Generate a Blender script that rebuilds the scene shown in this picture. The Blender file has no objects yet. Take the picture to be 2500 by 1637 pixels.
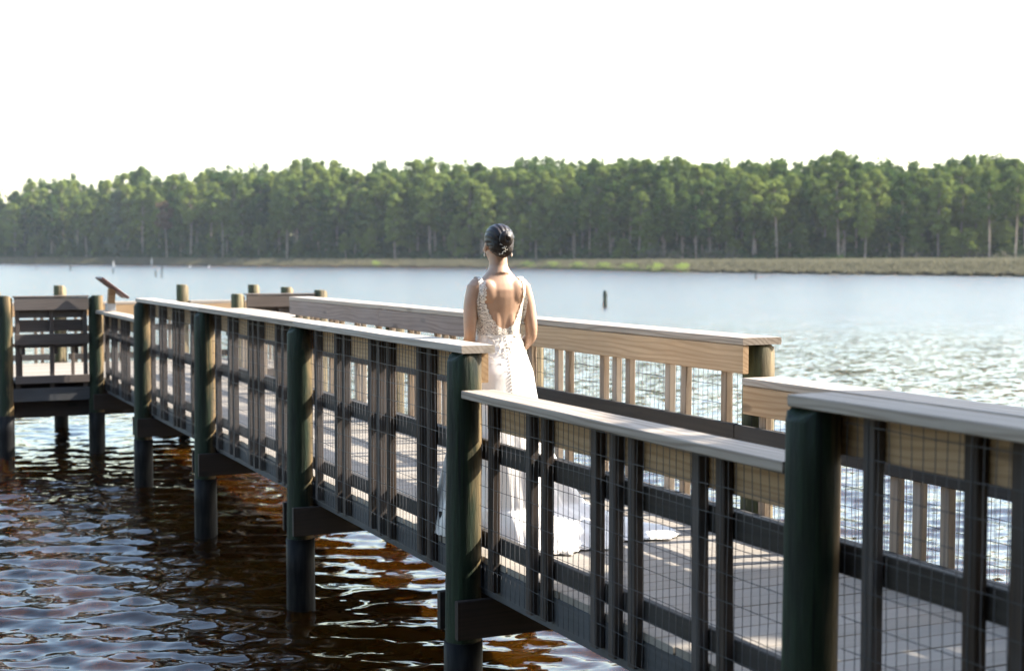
import bpy, bmesh, math, random
import numpy as np
from mathutils import Vector, Matrix, noise as mnoise

R = math.radians
sc = bpy.context.scene
col = sc.collection

# ------------------------------------------------------------------ camera
CAM = Vector((-2.735, 0.0, 1.51))
YAW, PITCH = R(24.39), R(3.104)
cam_d = bpy.data.cameras.new('camera')
cam = bpy.data.objects.new('camera', cam_d); col.objects.link(cam)
cam.location = CAM
cam.rotation_euler = (math.pi/2 - PITCH, 0, -YAW)
cam_d.sensor_width = 36; cam_d.lens = 3550*36/2500
cam_d.clip_start = .1; cam_d.clip_end = 6000
cam_d.dof.use_dof = True; cam_d.dof.focus_distance = 7.95; cam_d.dof.aperture_fstop = 2.7
sc.camera = cam

# ------------------------------------------------------------------ light
SUN_EL = R(39)
SUN_H = Vector((.980, -.197)).normalized()
SUN = Vector((SUN_H.x*math.cos(SUN_EL), SUN_H.y*math.cos(SUN_EL), math.sin(SUN_EL)))
w = bpy.data.worlds.new('World'); sc.world = w; w.use_nodes = True
nt = w.node_tree
sky = nt.nodes.new('ShaderNodeTexSky'); sky.sky_type = 'NISHITA'; sky.sun_disc = False
sky.sun_elevation = SUN_EL; sky.sun_rotation = math.atan2(SUN_H.x, SUN_H.y)
sky.air_density = 1.3; sky.dust_density = 1.8; sky.ozone_density = 1.0
nt.links.new(sky.outputs[0], nt.nodes['Background'].inputs[0])
nt.nodes['Background'].inputs[1].default_value = .15
sl = bpy.data.lights.new('sun', 'SUN'); sl.energy = 4.8; sl.angle = R(.53); sl.color = (1, .93, .82)
so = bpy.data.objects.new('sun', sl); col.objects.link(so)
so.rotation_euler = SUN.to_track_quat('Z', 'Y').to_euler()
sc.view_settings.view_transform = 'Standard'; sc.view_settings.look = 'None'
sc.view_settings.exposure = 1.92; sc.view_settings.gamma = 1
sc.cycles.max_bounces = 8; sc.cycles.transparent_max_bounces = 16
sc.cycles.volume_bounces = 0

# ------------------------------------------------------------------ helpers
rng = random.Random(7)
def link(o, parent=None):
    col.objects.link(o)
    if parent: o.parent = parent
    return o
def tag(o, label=None, cat=None, group=None, kind=None):
    if label: o['label'] = label
    if cat: o['category'] = cat
    if group: o['group'] = group
    if kind: o['kind'] = kind
    return o
def empty(name, loc=(0, 0, 0), rz=0):
    o = bpy.data.objects.new(name, None); o.location = loc; o.rotation_euler = (0, 0, rz)
    o.empty_display_size = .2
    return link(o)
def mesh_of(name, V, F, mat, smooth=False):
    me = bpy.data.meshes.new(name); me.from_pydata([tuple(v) for v in V], [], F); me.update()
    if mat: me.materials.append(mat)
    if smooth: me.polygons.foreach_set('use_smooth', [True]*len(me.polygons))
    return me
def obj(name, me, parent=None, loc=(0, 0, 0), rot=(0, 0, 0)):
    o = bpy.data.objects.new(name, me); o.location = loc; o.rotation_euler = rot
    return link(o, parent)

_pl = {}
def plank_mesh(L, W, H, mat, ch=.004):
    """board along local X (L), W across Y, H in Z, eased edges, slightly uneven"""
    key = (round(L, 3), round(W, 4), round(H, 4), mat.name)
    if key in _pl: return _pl[key]
    a, b = W/2, H/2; c = min(ch, a*.4, b*.4)
    prof = [(-a+c, -b), (a-c, -b), (a, -b+c), (a, b-c), (a-c, b), (-a+c, b), (-a, b-c), (-a, -b+c)]
    n = max(1, min(6, int(L/.6)))
    V, F = [], []
    r2 = random.Random(hash(key) & 0xffff)
    for i in range(n+1):
        x = -L/2 + L*i/n
        dy = r2.uniform(-1, 1)*.0015 if 0 < i < n else 0; dz = r2.uniform(-1, 1)*.0012 if 0 < i < n else 0
        for (y, z) in prof: V.append((x, y+dy, z+dz))
    for i in range(n):
        for k in range(8):
            j = (k+1) % 8
            F.append((i*8+k, i*8+j, (i+1)*8+j, (i+1)*8+k))
    F.append(tuple(range(7, -1, -1))); F.append(tuple(n*8+k for k in range(8)))
    me = mesh_of('board', V, F, mat); _pl[key] = me
    return me
def board(name, lo, hi, mat, parent, axis, jit=.0015):
    """axis-aligned board between two corners, grain along axis"""
    lo, hi = Vector(lo), Vector(hi); d = hi-lo; c = (lo+hi)/2
    if axis == 'x': me = plank_mesh(d.x, d.y, d.z, mat); rot = [0, 0, 0]
    elif axis == 'y': me = plank_mesh(d.y, d.x, d.z, mat); rot = [0, 0, math.pi/2]
    else: me = plank_mesh(d.z, d.x, d.y, mat); rot = [0, -math.pi/2, math.pi/2]
    o = obj(name, me, parent)
    L = max(d)
    rot = [r + rng.gauss(0, jit)/max(L, .5) for r in rot]
    o.location = c - Vector(parent.location) if parent else c
    o.rotation_euler = rot
    return o

# ------------------------------------------------------------------ materials
def newmat(name):
    m = bpy.data.materials.new(name); m.use_nodes = True
    return m, m.node_tree, m.node_tree.nodes['Principled BSDF']
def N(nt, t, **kw):
    n = nt.nodes.new('ShaderNode'+t)
    for k, v in kw.items():
        if k.startswith('i_'):
            n.inputs[k[2:].replace('_', ' ')].default_value = v
        else: setattr(n, k, v)
    return n
def ramp(nt, stops, fac):
    n = nt.nodes.new('ShaderNodeValToRGB'); e = n.color_ramp.elements
    while len(e) < len(stops): e.new(.5)
    for el, (p, c) in zip(e, stops):
        el.position = p; el.color = (*c, 1) if len(c) == 3 else c
    nt.links.new(fac, n.inputs[0]); return n
def mix(nt, a, b, fac, mode='MIX'):
    n = nt.nodes.new('ShaderNodeMix'); n.data_type = 'RGBA'; n.blend_type = mode
    for s, v in (('A', a), ('B', b)):
        i = [q for q in n.inputs if q.name == s and q.type == 'RGBA'][0]
        if isinstance(v, tuple): i.default_value = (*v, 1)
        else: nt.links.new(v, i)
    f = [q for q in n.inputs if q.name == 'Factor' and q.type == 'VALUE'][0]
    if isinstance(fac, (int, float)): f.default_value = fac
    else: nt.links.new(fac, f)
    return [q for q in n.outputs if q.type == 'RGBA'][0]
def math_(nt, op, a, b=0.5, c=None):
    n = nt.nodes.new('ShaderNodeMath'); n.operation = op
    for i, v in enumerate((a, b, c)):
        if v is None: continue
        if isinstance(v, (int, float)): n.inputs[i].default_value = v
        else: nt.links.new(v, n.inputs[i])
    return n.outputs[0]
def obj_coord(nt, scale):
    tc = N(nt, 'TexCoord'); oi = N(nt, 'ObjectInfo')
    ad = N(nt, 'VectorMath', operation='ADD')
    mul = N(nt, 'VectorMath', operation='SCALE'); 
    comb = N(nt, 'CombineXYZ'); nt.links.new(oi.outputs['Random'], comb.inputs[0])
    m2 = math_(nt, 'MULTIPLY', oi.outputs['Random'], 7.31); nt.links.new(m2, comb.inputs[1])
    m3 = math_(nt, 'MULTIPLY', oi.outputs['Random'], 3.17); nt.links.new(m3, comb.inputs[2])
    nt.links.new(comb.outputs[0], mul.inputs[0]); mul.inputs['Scale'].default_value = 13
    nt.links.new(tc.outputs['Object'], ad.inputs[0]); nt.links.new(mul.outputs[0], ad.inputs[1])
    mp = N(nt, 'Mapping'); mp.inputs['Scale'].default_value = scale
    nt.links.new(ad.outputs[0], mp.inputs['Vector'])
    return mp.outputs[0], oi, ad.outputs[0]

def wood(name, base, dark, grey, grey_amt=.4, rings=.5, rough=.75, bump=.25, knots=True, var=.35):
    m, nt, bs = newmat(name)
    co, oi, raw = obj_coord(nt, (1.1, 22, 22))
    n1 = N(nt, 'TexNoise', i_Scale=1.6, i_Detail=6.0, i_Roughness=.65); nt.links.new(co, n1.inputs['Vector'])
    # cathedral grain: stretched rings warped by a soft noise
    mp = N(nt, 'Mapping'); mp.inputs['Scale'].default_value = (.9, 5.5, 5.5); mp.inputs['Rotation'].default_value = (R(52), 0, 0); nt.links.new(raw, mp.inputs['Vector'])
    wv = N(nt, 'TexWave', wave_type='BANDS', bands_direction='Y', i_Scale=2.3, i_Distortion=13.0, i_Detail=2.0, i_Detail_Scale=.5, i_Detail_Roughness=.4)
    nt.links.new(mp.outputs[0], wv.inputs['Vector'])
    rg = ramp(nt, [(.45, (0, 0, 0)), (.92, (1, 1, 1))], wv.outputs['Fac'])
    c = mix(nt, base, dark, math_(nt, 'MULTIPLY', rg.outputs[0], rings))
    st = ramp(nt, [(.35, (0, 0, 0)), (.7, (1, 1, 1))], n1.outputs['Fac'])
    c = mix(nt, c, dark, math_(nt, 'MULTIPLY', st.outputs[0], .55))
    if knots:
        mk = N(nt, 'Mapping'); mk.inputs['Scale'].default_value = (2.0, 6.5, 6.5); nt.links.new(raw, mk.inputs['Vector'])
        vo = N(nt, 'TexVoronoi', i_Scale=.8); nt.links.new(mk.outputs[0], vo.inputs['Vector'])
        kn = ramp(nt, [(.0, (1, 1, 1)), (.10, (.7, .7, .7)), (.15, (0, 0, 0))], vo.outputs['Distance'])
        c = mix(nt, c, tuple(v*.4 for v in dark), math_(nt, 'MULTIPLY', kn.outputs[0], .8))
    # weathering: silver grey in soft patches, different on each board
    n2 = N(nt, 'TexNoise', i_Scale=2.6, i_Detail=4.0); nt.links.new(raw, n2.inputs['Vector'])
    wf = math_(nt, 'ADD', math_(nt, 'MULTIPLY', oi.outputs['Random'], .5), n2.outputs['Fac'])
    wr = ramp(nt, [(.45, (0, 0, 0)), (1.0, (1, 1, 1))], wf)
    c = mix(nt, c, grey, math_(nt, 'MULTIPLY', wr.outputs[0], grey_amt))
    # board to board value
    v = math_(nt, 'MULTIPLY_ADD', oi.outputs['Random'], var, 1-var/2)
    hs = N(nt, 'HueSaturation'); nt.links.new(c, hs.inputs['Color']); nt.links.new(v, hs.inputs['Value'])
    nt.links.new(hs.outputs[0], bs.inputs['Base Color'])
    bs.inputs['Roughness'].default_value = rough
    bs.inputs['Specular IOR Level'].default_value = .3
    bp = N(nt, 'Bump', i_Strength=bump, i_Distance=.006); nt.links.new(n1.outputs['Fac'], bp.inputs['Height'])
    nt.links.new(bp.outputs[0], bs.inputs['Normal'])
    return m
M_CAP = wood('wood_cap', (.37, .31, .25), (.17, .12, .08), (.30, .265, .225), .55, .7)
M_FASC = wood('wood_fascia', (.43, .285, .155), (.23, .125, .05), (.33, .26, .19), .22, .5, var=.2)
M_FASC_P = wood('wood_fascia_weathered', (.27, .205, .17), (.13, .088, .065), (.24, .21, .195), .5, .6)
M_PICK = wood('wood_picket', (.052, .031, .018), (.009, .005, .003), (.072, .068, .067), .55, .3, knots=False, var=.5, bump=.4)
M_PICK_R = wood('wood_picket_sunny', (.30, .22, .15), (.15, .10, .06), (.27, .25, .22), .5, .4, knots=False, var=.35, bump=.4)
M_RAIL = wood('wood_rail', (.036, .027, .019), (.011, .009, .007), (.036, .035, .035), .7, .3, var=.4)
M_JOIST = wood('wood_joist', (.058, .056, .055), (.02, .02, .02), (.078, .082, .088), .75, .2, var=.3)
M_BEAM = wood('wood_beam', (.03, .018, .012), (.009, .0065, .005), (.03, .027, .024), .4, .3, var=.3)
M_DECK = wood('deck_composite', (.22, .19, .155), (.155, .135, .11), (.22, .20, .175), .5, .12, rough=.7, bump=.12, knots=False, var=.16)
M_BENCH = wood('wood_bench', (.10, .072, .055), (.036, .026, .02), (.10, .09, .085), .55, .4, var=.3)

def post_mat(name, green, tan, lit_bias):
    m, nt, bs = newmat(name)
    co, oi, raw = obj_coord(nt, (9, 9, .9))
    n1 = N(nt, 'TexNoise', i_Scale=2.2, i_Detail=7.0, i_Roughness=.65); nt.links.new(co, n1.inputs['Vector'])
    n2 = N(nt, 'TexNoise', i_Scale=3.0, i_Detail=3.0, i_Distortion=1.2); 
    mp = N(nt, 'Mapping'); mp.inputs['Scale'].default_value = (3, 3, .7); nt.links.new(raw, mp.inputs['Vector']); nt.links.new(mp.outputs[0], n2.inputs['Vector'])
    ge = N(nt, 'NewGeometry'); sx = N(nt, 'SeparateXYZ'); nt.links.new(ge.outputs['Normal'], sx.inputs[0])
    side = math_(nt, 'MULTIPLY_ADD', math_(nt, 'SUBTRACT', math_(nt, 'MULTIPLY', sx.outputs[0], .98), math_(nt, 'MULTIPLY', sx.outputs[1], .20)), .62, lit_bias)   # sunlit tone painted into the tan side facing the sun, green on the other
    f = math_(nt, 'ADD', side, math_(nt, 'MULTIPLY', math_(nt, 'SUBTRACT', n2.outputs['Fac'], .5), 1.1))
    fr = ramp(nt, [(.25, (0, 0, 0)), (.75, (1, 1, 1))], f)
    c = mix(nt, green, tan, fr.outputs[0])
    st = ramp(nt, [(.33, (.22, .22, .22)), (.66, (1.15, 1.15, 1.15))], n1.outputs['Fac'])
    c = mix(nt, c, st.outputs[0], .9, 'MULTIPLY')
    mk = N(nt, 'Mapping'); mk.inputs['Scale'].default_value = (5, 5, 1.6); nt.links.new(raw, mk.inputs['Vector'])
    vo = N(nt, 'TexVoronoi', i_Scale=1.3); nt.links.new(mk.outputs[0], vo.inputs['Vector'])
    kn = ramp(nt, [(.0, (.15, .15, .15)), (.16, (.5, .5, .5)), (.26, (1, 1, 1))], vo.outputs['Distance'])
    c = mix(nt, c, kn.outputs[0], .75, 'MULTIPLY')
    mc = N(nt, 'Mapping'); mc.inputs['Scale'].default_value = (26, 26, .5); nt.links.new(raw, mc.inputs['Vector'])
    n3 = N(nt, 'TexNoise', i_Scale=1.6, i_Detail=2.0); nt.links.new(mc.outputs[0], n3.inputs['Vector'])
    ck = ramp(nt, [(.30, (.1, .1, .1)), (.36, (1, 1, 1))], n3.outputs['Fac'])
    c = mix(nt, c, ck.outputs[0], .85, 'MULTIPLY')
    nt.links.new(c, bs.inputs['Base Color']); bs.inputs['Roughness'].default_value = .7
    bs.inputs['Specular IOR Level'].default_value = .3
    bp = N(nt, 'Bump', i_Strength=.9, i_Distance=.014); nt.links.new(n1.outputs['Fac'], bp.inputs['Height']); nt.links.new(bp.outputs[0], bs.inputs['Normal'])
    return m
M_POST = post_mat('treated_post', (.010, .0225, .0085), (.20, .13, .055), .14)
M_POST_T = post_mat('treated_post_tan', (.06, .07, .032), (.20, .155, .085), .5)
M_WET = newmat('pile_wrap')[0]
_b = M_WET.node_tree.nodes['Principled BSDF']; _b.inputs['Base Color'].default_value = (.012, .013, .016, 1); _b.inputs['Roughness'].default_value = .42
_nt = M_WET.node_tree
_n = N(_nt, 'TexNoise', i_Scale=9.0, i_Detail=5.0); _bp = N(_nt, 'Bump', i_Strength=.35, i_Distance=.01)
_nt.links.new(_n.outputs[0], _bp.inputs['Height']); _nt.links.new(_bp.outputs[0], _b.inputs['Normal'])
_b.inputs['Specular IOR Level'].default_value = .06; _b.inputs['Roughness'].default_value = .5
_rr = ramp(_nt, [(.3, (.004, .0045, .006)), (.8, (.02, .019, .018))], _n.outputs[0]); _nt.links.new(_rr.outputs[0], _b.inputs['Base Color'])
def simple(name, c, rough=.5, metal=0, noise=0, nscale=8, spec=.5):
    m, nt, bs = newmat(name)
    bs.inputs['Base Color'].default_value = (*c, 1); bs.inputs['Roughness'].default_value = rough; bs.inputs['Metallic'].default_value = metal
    bs.inputs['Specular IOR Level'].default_value = spec
    if noise:
        co, oi, raw = obj_coord(nt, (1, 1, 1))
        n = N(nt, 'TexNoise', i_Scale=nscale, i_Detail=5.0); nt.links.new(raw, n.inputs['Vector'])
        r = ramp(nt, [(.25, tuple(v*(1-noise) for v in c)), (.75, tuple(min(1, v*(1+noise)) for v in c))], n.outputs['Fac'])
        nt.links.new(r.outputs[0], bs.inputs['Base Color'])
    return m
M_WIRE = simple('galvanised_wire', (.045, .045, .05), .55, .3)

# ------------------------------------------------------------------ water (real waves near, finer ripple in the normal)
WZ = -.93
def make_water():
    m, nt, bs = newmat('tannin_water')
    tc = N(nt, 'TexCoord')
    bs.inputs['Roughness'].default_value = .035; bs.inputs['IOR'].default_value = 1.333
    bs.inputs['Specular IOR Level'].default_value = .5
    n0 = N(nt, 'TexNoise', i_Scale=.35, i_Detail=3.0); nt.links.new(tc.outputs['Object'], n0.inputs['Vector'])
    r0 = ramp(nt, [(.3, (.010, .0028, .0003)), (.7, (.030, .0115, .0010))], n0.outputs['Fac'])
    nt.links.new(r0.outputs[0], bs.inputs['Base Color'])
    bs.inputs['Subsurface Weight'].default_value = 1.0; bs.inputs['Subsurface Radius'].default_value = (.55, .28, .10); bs.inputs['Subsurface Scale'].default_value = .22
    mp = N(nt, 'Mapping'); mp.inputs['Rotation'].default_value = (0, 0, R(24)); mp.inputs['Scale'].default_value = (.55, 1, 1)
    nt.links.new(tc.outputs['Object'], mp.inputs['Vector'])
    acc = N(nt, 'NewGeometry').outputs['Normal']
    for scale, det, k in ((7.0, 2.0, .38), (1.4, 2.0, .11), (15.0, 1.0, .15)):    # ripple slopes at three sizes
        a = N(nt, 'TexNoise', i_Scale=scale, i_Detail=det, i_Roughness=.55, i_Distortion=.3); nt.links.new(mp.outputs[0], a.inputs['Vector'])
        sb = N(nt, 'VectorMath', operation='SUBTRACT'); sb.inputs[1].default_value = (.5, .5, .5); nt.links.new(a.outputs['Color'], sb.inputs[0])
        ml = N(nt, 'VectorMath', operation='MULTIPLY'); ml.inputs[1].default_value = (k, k, 0); nt.links.new(sb.outputs[0], ml.inputs[0])
        ad = N(nt, 'VectorMath', operation='ADD'); nt.links.new(acc, ad.inputs[0]); nt.links.new(ml.outputs[0], ad.inputs[1]); acc = ad.outputs[0]
    nz = N(nt, 'VectorMath', operation='NORMALIZE'); nt.links.new(acc, nz.inputs[0])
    nt.links.new(nz.outputs[0], bs.inputs['Normal'])
    # open water beyond the boardwalk's lee is ruffled by wind
    ds = N(nt, 'VectorMath', operation='DISTANCE'); ds.inputs[1].default_value = (0, 9, 0); nt.links.new(tc.outputs['Object'], ds.inputs[0])
    mr = N(nt, 'MapRange'); mr.interpolation_type = 'SMOOTHSTEP'
    for k_, v_ in (('From Min', 9), ('From Max', 55), ('To Min', .04), ('To Max', .25)): mr.inputs[k_].default_value = v_
    nt.links.new(ds.outputs['Value'], mr.inputs['Value']); nt.links.new(mr.outputs[0], bs.inputs['Roughness'])
    rs = [1.5]
    while rs[-1] < 5000: rs.append(rs[-1]*(1.05 if rs[-1] < 6 else 1.0045 if rs[-1] < 22 else 1.012 if rs[-1] < 70 else 1.05))
    rs = np.array(rs)
    fwd = math.pi/2 - YAW
    th = [fwd + R(a_) for a_ in np.arange(-28, 28.01, .11)]
    a_ = 28.11
    left, right = [], []
    step = .3
    while a_ < 180:
        left.append(fwd+R(a_)); right.append(fwd-R(a_)); step *= 1.25; a_ += min(step, 8)
    th = np.array(right[::-1] + th + left)
    nr, ntq = len(rs), len(th)
    X = CAM.x + rs[:, None]*np.cos(th)[None]; Y = CAM.y + rs[:, None]*np.sin(th)[None]
    Z = np.zeros_like(X)
    rn = np.random.RandomState(4)
    cell = np.maximum(np.where(rs < 22, rs*.0045, rs*.012), rs*R(.11))[:, None]
    for k in range(60):
        lam = .09*(6.0 ** rn.rand())
        ang = R(245) + rn.normal(0, .5)
        amp = .0043*lam**.78*(.55+.9*rn.rand())
        kx, ky = math.cos(ang)*2*math.pi/lam, math.sin(ang)*2*math.pi/lam
        ph = rn.rand()*6.28
        wob = .6*np.sin(X*.9/lam*.5+ph*2)+.6*np.sin(Y*1.1/lam*.4+ph)
        fade = np.clip((lam/cell-2.2)/3, 0, 1)
        s = np.sin(kx*X+ky*Y+ph+wob)
        Z += amp*(s + .28*(s*s-.5))*fade
    V = np.stack([X, Y, Z], -1).reshape(-1, 3)
    idx = np.arange(nr*ntq).reshape(nr, ntq)
    F = np.stack([idx[:-1, :-1], idx[1:, :-1], idx[1:, 1:], idx[:-1, 1:]], -1).reshape(-1, 4)
    Fw = np.stack([idx[:-1, -1], idx[1:, -1], idx[1:, 0], idx[:-1, 0]], -1)
    F = np.concatenate([F, Fw])
    c0 = len(V); V = np.concatenate([V, [[CAM.x, CAM.y, 0]]])
    me = bpy.data.meshes.new('water')
    nf = len(F)
    me.vertices.add(len(V)); me.vertices.foreach_set('co', V.ravel())
    tri = [(c0, int(idx[0, i]), int(idx[0, (i+1) % ntq])) for i in range(ntq)]
    loops = np.concatenate([F.ravel(), np.array(tri).ravel()])
    me.loops.add(len(loops)); me.loops.foreach_set('vertex_index', loops)
    tot = np.concatenate([np.full(nf, 4), np.full(ntq, 3)]); start = np.concatenate([[0], np.cumsum(tot)[:-1]])
    me.polygons.add(len(tot)); me.polygons.foreach_set('loop_start', start); me.polygons.foreach_set('loop_total', tot)
    me.polygons.foreach_set('use_smooth', np.ones(len(tot), bool))
    me.update(calc_edges=True); me.validate()
    me.materials.append(m)
    o = obj('water', me, loc=(0, 0, WZ)); tag(o, 'dark tea coloured rippling lake water under and around the boardwalk', 'water', kind='structure')
make_water()

# ------------------------------------------------------------------ placement by bearing and distance from the boardwalk's land end
def bearing(px, D):
    a = YAW + math.atan((px-1250)/3550)
    return Vector((CAM.x + D*math.sin(a), D*math.cos(a)))
def interp(x, P):
    return float(np.interp(x, [p[0] for p in P], [p[1] for p in P]))
def cosf(px): return math.cos(math.atan((px-1250)/3550))
SHORE = [(-900, 720), (0, 510), (450, 413), (900, 347), (1290, 310), (1600, 229), (2000, 199), (2500, 174), (3300, 150)]
FOREST = [(-900, 760), (0, 545), (450, 450), (900, 385), (1290, 350), (1600, 305), (2000, 285), (2500, 268), (3300, 255)]
TOPS = [(-600, 480), (0, 472), (40, 462), (85, 427), (130, 440), (185, 421), (222, 456), (280, 431), (345, 407), (400, 440), (440, 421), (475, 440), (500, 417), (600, 401), (700, 398), (740, 381), (790, 398), (823, 393), (872, 412), (902, 418), (927, 381), (955, 402), (1061, 381), (1091, 391), (1190, 400), (1284, 388), (1363, 388), (1401, 397), (1458, 390), (1522, 384), (1617, 386), (1710, 390), (1762, 390), (1793, 405), (1827, 390), (1899, 393), (1960, 395), (2050, 373), (2103, 380), (2160, 391), (2205, 407), (2243, 391), (2281, 397), (2341, 390), (2387, 378), (2440, 378), (2500, 380), (3200, 385)]
def shore_pt(px): return bearing(px, interp(px, SHORE)/cosf(px))
def forest_D(px): return interp(px, FOREST)/cosf(px)

# far shore land
M_SOIL = simple('marsh_soil', (.10, .085, .05), .95, noise=.4, nscale=.4, spec=.1)
def far_land():
    V, F = [], []
    pxs = list(range(-900, 3301, 60))
    for px in pxs:
        d0 = interp(px, SHORE)/cosf(px)
        for k, (dd, z) in enumerate([(-1.5, -1.15), (.5, -.85), (6, -.72), (40, -.6), (120, -.45), (600, -.4)]):
            p = bearing(px, d0+dd + (rng.uniform(-.8, .8) if k < 3 else 0)); V.append((p.x, p.y, z))
    n = 6
    for i in range(len(pxs)-1):
        for k in range(n-1):
            F.append((i*n+k, (i+1)*n+k, (i+1)*n+k+1, i*n+k+1))
    o = obj('far_shore', mesh_of('far_shore', V, F, M_SOIL)); tag(o, 'low marshy land on the far side of the lake', 'shore', kind='structure')
far_land()
# near bank, behind and to the right of the camera
def near_bank():
    V, F = [], []
    xs = np.linspace(-30, 60, 46)
    for x in xs:
        e = 1.2 + .8*math.sin(x*.35) + min(4, max(0, x-5)*.3)
        for (dy, z) in [(.9, -1.2), (0, -.85), (-1.5, -.62), (-6, -.45), (-45, -.3)]:
            V.append((x, e+dy, z + rng.uniform(-.03, .03)))
    for i in range(len(xs)-1):
        for k in range(4): F.append((i*5+k, i*5+k+1, (i+1)*5+k+1, (i+1)*5+k))
    o = obj('near_bank', mesh_of('near_bank', V, F, M_SOIL)); tag(o, 'bare earth bank at the land end of the boardwalk', 'shore', kind='structure')
near_bank()

# ------------------------------------------------------------------ boardwalk
PY = [.80, 3.81, 6.72, 9.66, 12.62, 15.60, 18.60]
XL, XR = .045, 1.80            # post centres
H_HI, H_LO = 1.07, .847
CT = .04                        # cap thickness

_post_n = [0]
def post(x, y, ztop, mat, label, r=.09, out=-1, group='round treated timber posts carrying the boardwalk'):
    rr = random.Random(_post_n[0]*31+5); _post_n[0] += 1
    root = empty('timber_post', (x, y, WZ-1.2)); tag(root, label, 'post', group)
    zb = WZ-1.2
    def tube(z0, z1, r0, r1, nz, mat, name, cham):
        V, F = [], []; n = 28
        lob = [(rr.uniform(0, 6.28), rr.uniform(.004, .011), k) for k in (2, 3, 5)]
        for i in range(nz+1):
            t = i/nz; z = z0+(z1-z0)*t; rad = r0+(r1-r0)*t
            bx, by = .004*math.sin(z*2.1), .004*math.cos(z*1.7)
            for k in range(n):
                a = 2*math.pi*k/n
                q = rad*(1+sum(am*math.sin(kk*a+ph+z*.6) for ph, am, kk in lob)*1.2)
                zz = z
                if i == nz and cham: q -= .007
                if i == nz and cham and out*math.cos(a) > .45: zz -= .035*(out*math.cos(a)-.45)/.55
                V.append((bx+q*math.cos(a), by+q*math.sin(a), zz-zb))
        if cham:      # slightly eased rim below the sawn top
            for k in range(n): V[(nz-1)*n+k] = (V[(nz-1)*n+k][0], V[(nz-1)*n+k][1], z1-.012-zb - (.03 if out*math.cos(2*math.pi*k/n) > .7 else 0))
        for i in range(nz):
            for k in range(n):
                j = (k+1) % n; F.append((i*n+k, i*n+j, (i+1)*n+j, (i+1)*n+k))
        c = len(V); V.append((0, 0, z1-zb-.0)); 
        for k in range(n): F.append((nz*n+k, nz*n+(k+1) % n, c))
        me = mesh_of(name, V, F, mat)
        me.polygons.foreach_set('use_smooth', [i < nz*n for i in range(len(me.polygons))])
        return obj(name, me, root)
    tube(-.46, ztop, r*1.02, r*.97, 14, mat, 'shaft', True)
    tube(WZ-1.2, -.425, r*1.10, r*1.09, 8, M_WET, 'wrap', False)
    return root

def wire_mesh(parent, x, y0, y1, z0, z1, seed, axis='y'):
    rr = random.Random(seed); V, F = [], []
    rad = .0017
    def wire(pts):
        b = len(V)
        for p in pts:
            for k in range(3):
                a = 2.094*k
                if abs(pts[0].z-pts[-1].z) > abs(pts[0].y-pts[-1].y): d = Vector((math.cos(a), math.sin(a), 0))
                else: d = Vector((math.cos(a), 0, math.sin(a)))
                V.append(p+d*rad)
        for i in range(len(pts)-1):
            for k in range(3):
                j = (k+1) % 3; F.append((b+i*3+k, b+i*3+j, b+(i+1)*3+j, b+(i+1)*3+k))
    off = Vector((seed*3.7, 0, 0))
    def warp(y, z):
        v = mnoise.noise_vector(Vector((y*2.6, z*2.6, seed*1.7)))
        v2 = mnoise.noise_vector(Vector((y*9, z*7, seed*2.9)))
        return Vector((x + .006*v.z, y + .010*v.x + .004*v2.x, z + .007*v.y+.002*v2.y))
    ys = np.arange(y0, y1, .0508); zs = np.arange(z0, z1, .1016)
    for y in ys: wire([warp(y, z) for z in np.linspace(z0, z1, 13)])
    for z in zs: wire([warp(y, z) for y in np.linspace(y0, y1, 30)])
    me = mesh_of('wire_mesh', V, F, M_WIRE)
    o = obj('wire_mesh', me, parent); o.location = -Vector(parent.location); o['kind'] = 'stuff'
    return o

PICK = [.215, .67, .838, 1.338, 1.50, 1.676, 2.176, 2.352, 2.80]
def rail_section(side, y0, y1, z, label, e0=0, e1=0, fmat=None, seed=0, mesh=True):
    """one bay of railing between two posts; e0/e1 extend the cap past the post centre"""
    L = side == 'L'
    root = empty('railing_bay', (XL if L else XR, (y0+y1)/2, 0)); tag(root, label, 'railing', 'railing bays along the boardwalk')
    if L: cap, fas, pic, mx = (-.002, .178), (.139, .175), (.094, .137), .090
    else: cap, fas, pic, mx = (1.642, 1.892), (1.645, 1.681), (1.684, 1.727), 1.732
    fmat = fmat or M_FASC
    zb = z-CT
    board('cap_rail', (cap[0], y0+e0, zb+.001), (cap[1], y1+e1, z), M_CAP, root, 'y')
    fe = .075 if (L and e0 == -.09) else .003
    board('fascia_board', (fas[0], y0+e0+fe, zb-.155), (fas[1], y1+e1-.003, zb-.002), fmat, root, 'y')
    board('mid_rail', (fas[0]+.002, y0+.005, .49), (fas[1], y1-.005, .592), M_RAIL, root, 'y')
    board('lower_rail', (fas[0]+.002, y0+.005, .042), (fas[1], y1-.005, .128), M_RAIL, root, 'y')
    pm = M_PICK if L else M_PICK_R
    rr = random.Random(seed+11)
    for d in PICK:
        y = y1 - d*(y1-y0)/2.97 + rr.uniform(-.012, .012)
        if y1-y < .12 or y-y0 < .12: continue
        zl = -.142 + rr.uniform(-.012, .008)
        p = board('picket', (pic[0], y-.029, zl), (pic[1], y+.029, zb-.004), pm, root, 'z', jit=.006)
    if mesh: wire_mesh(root, mx, y0+.1, y1-.1, -.13, zb-.01, seed+1)
    return root

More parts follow.
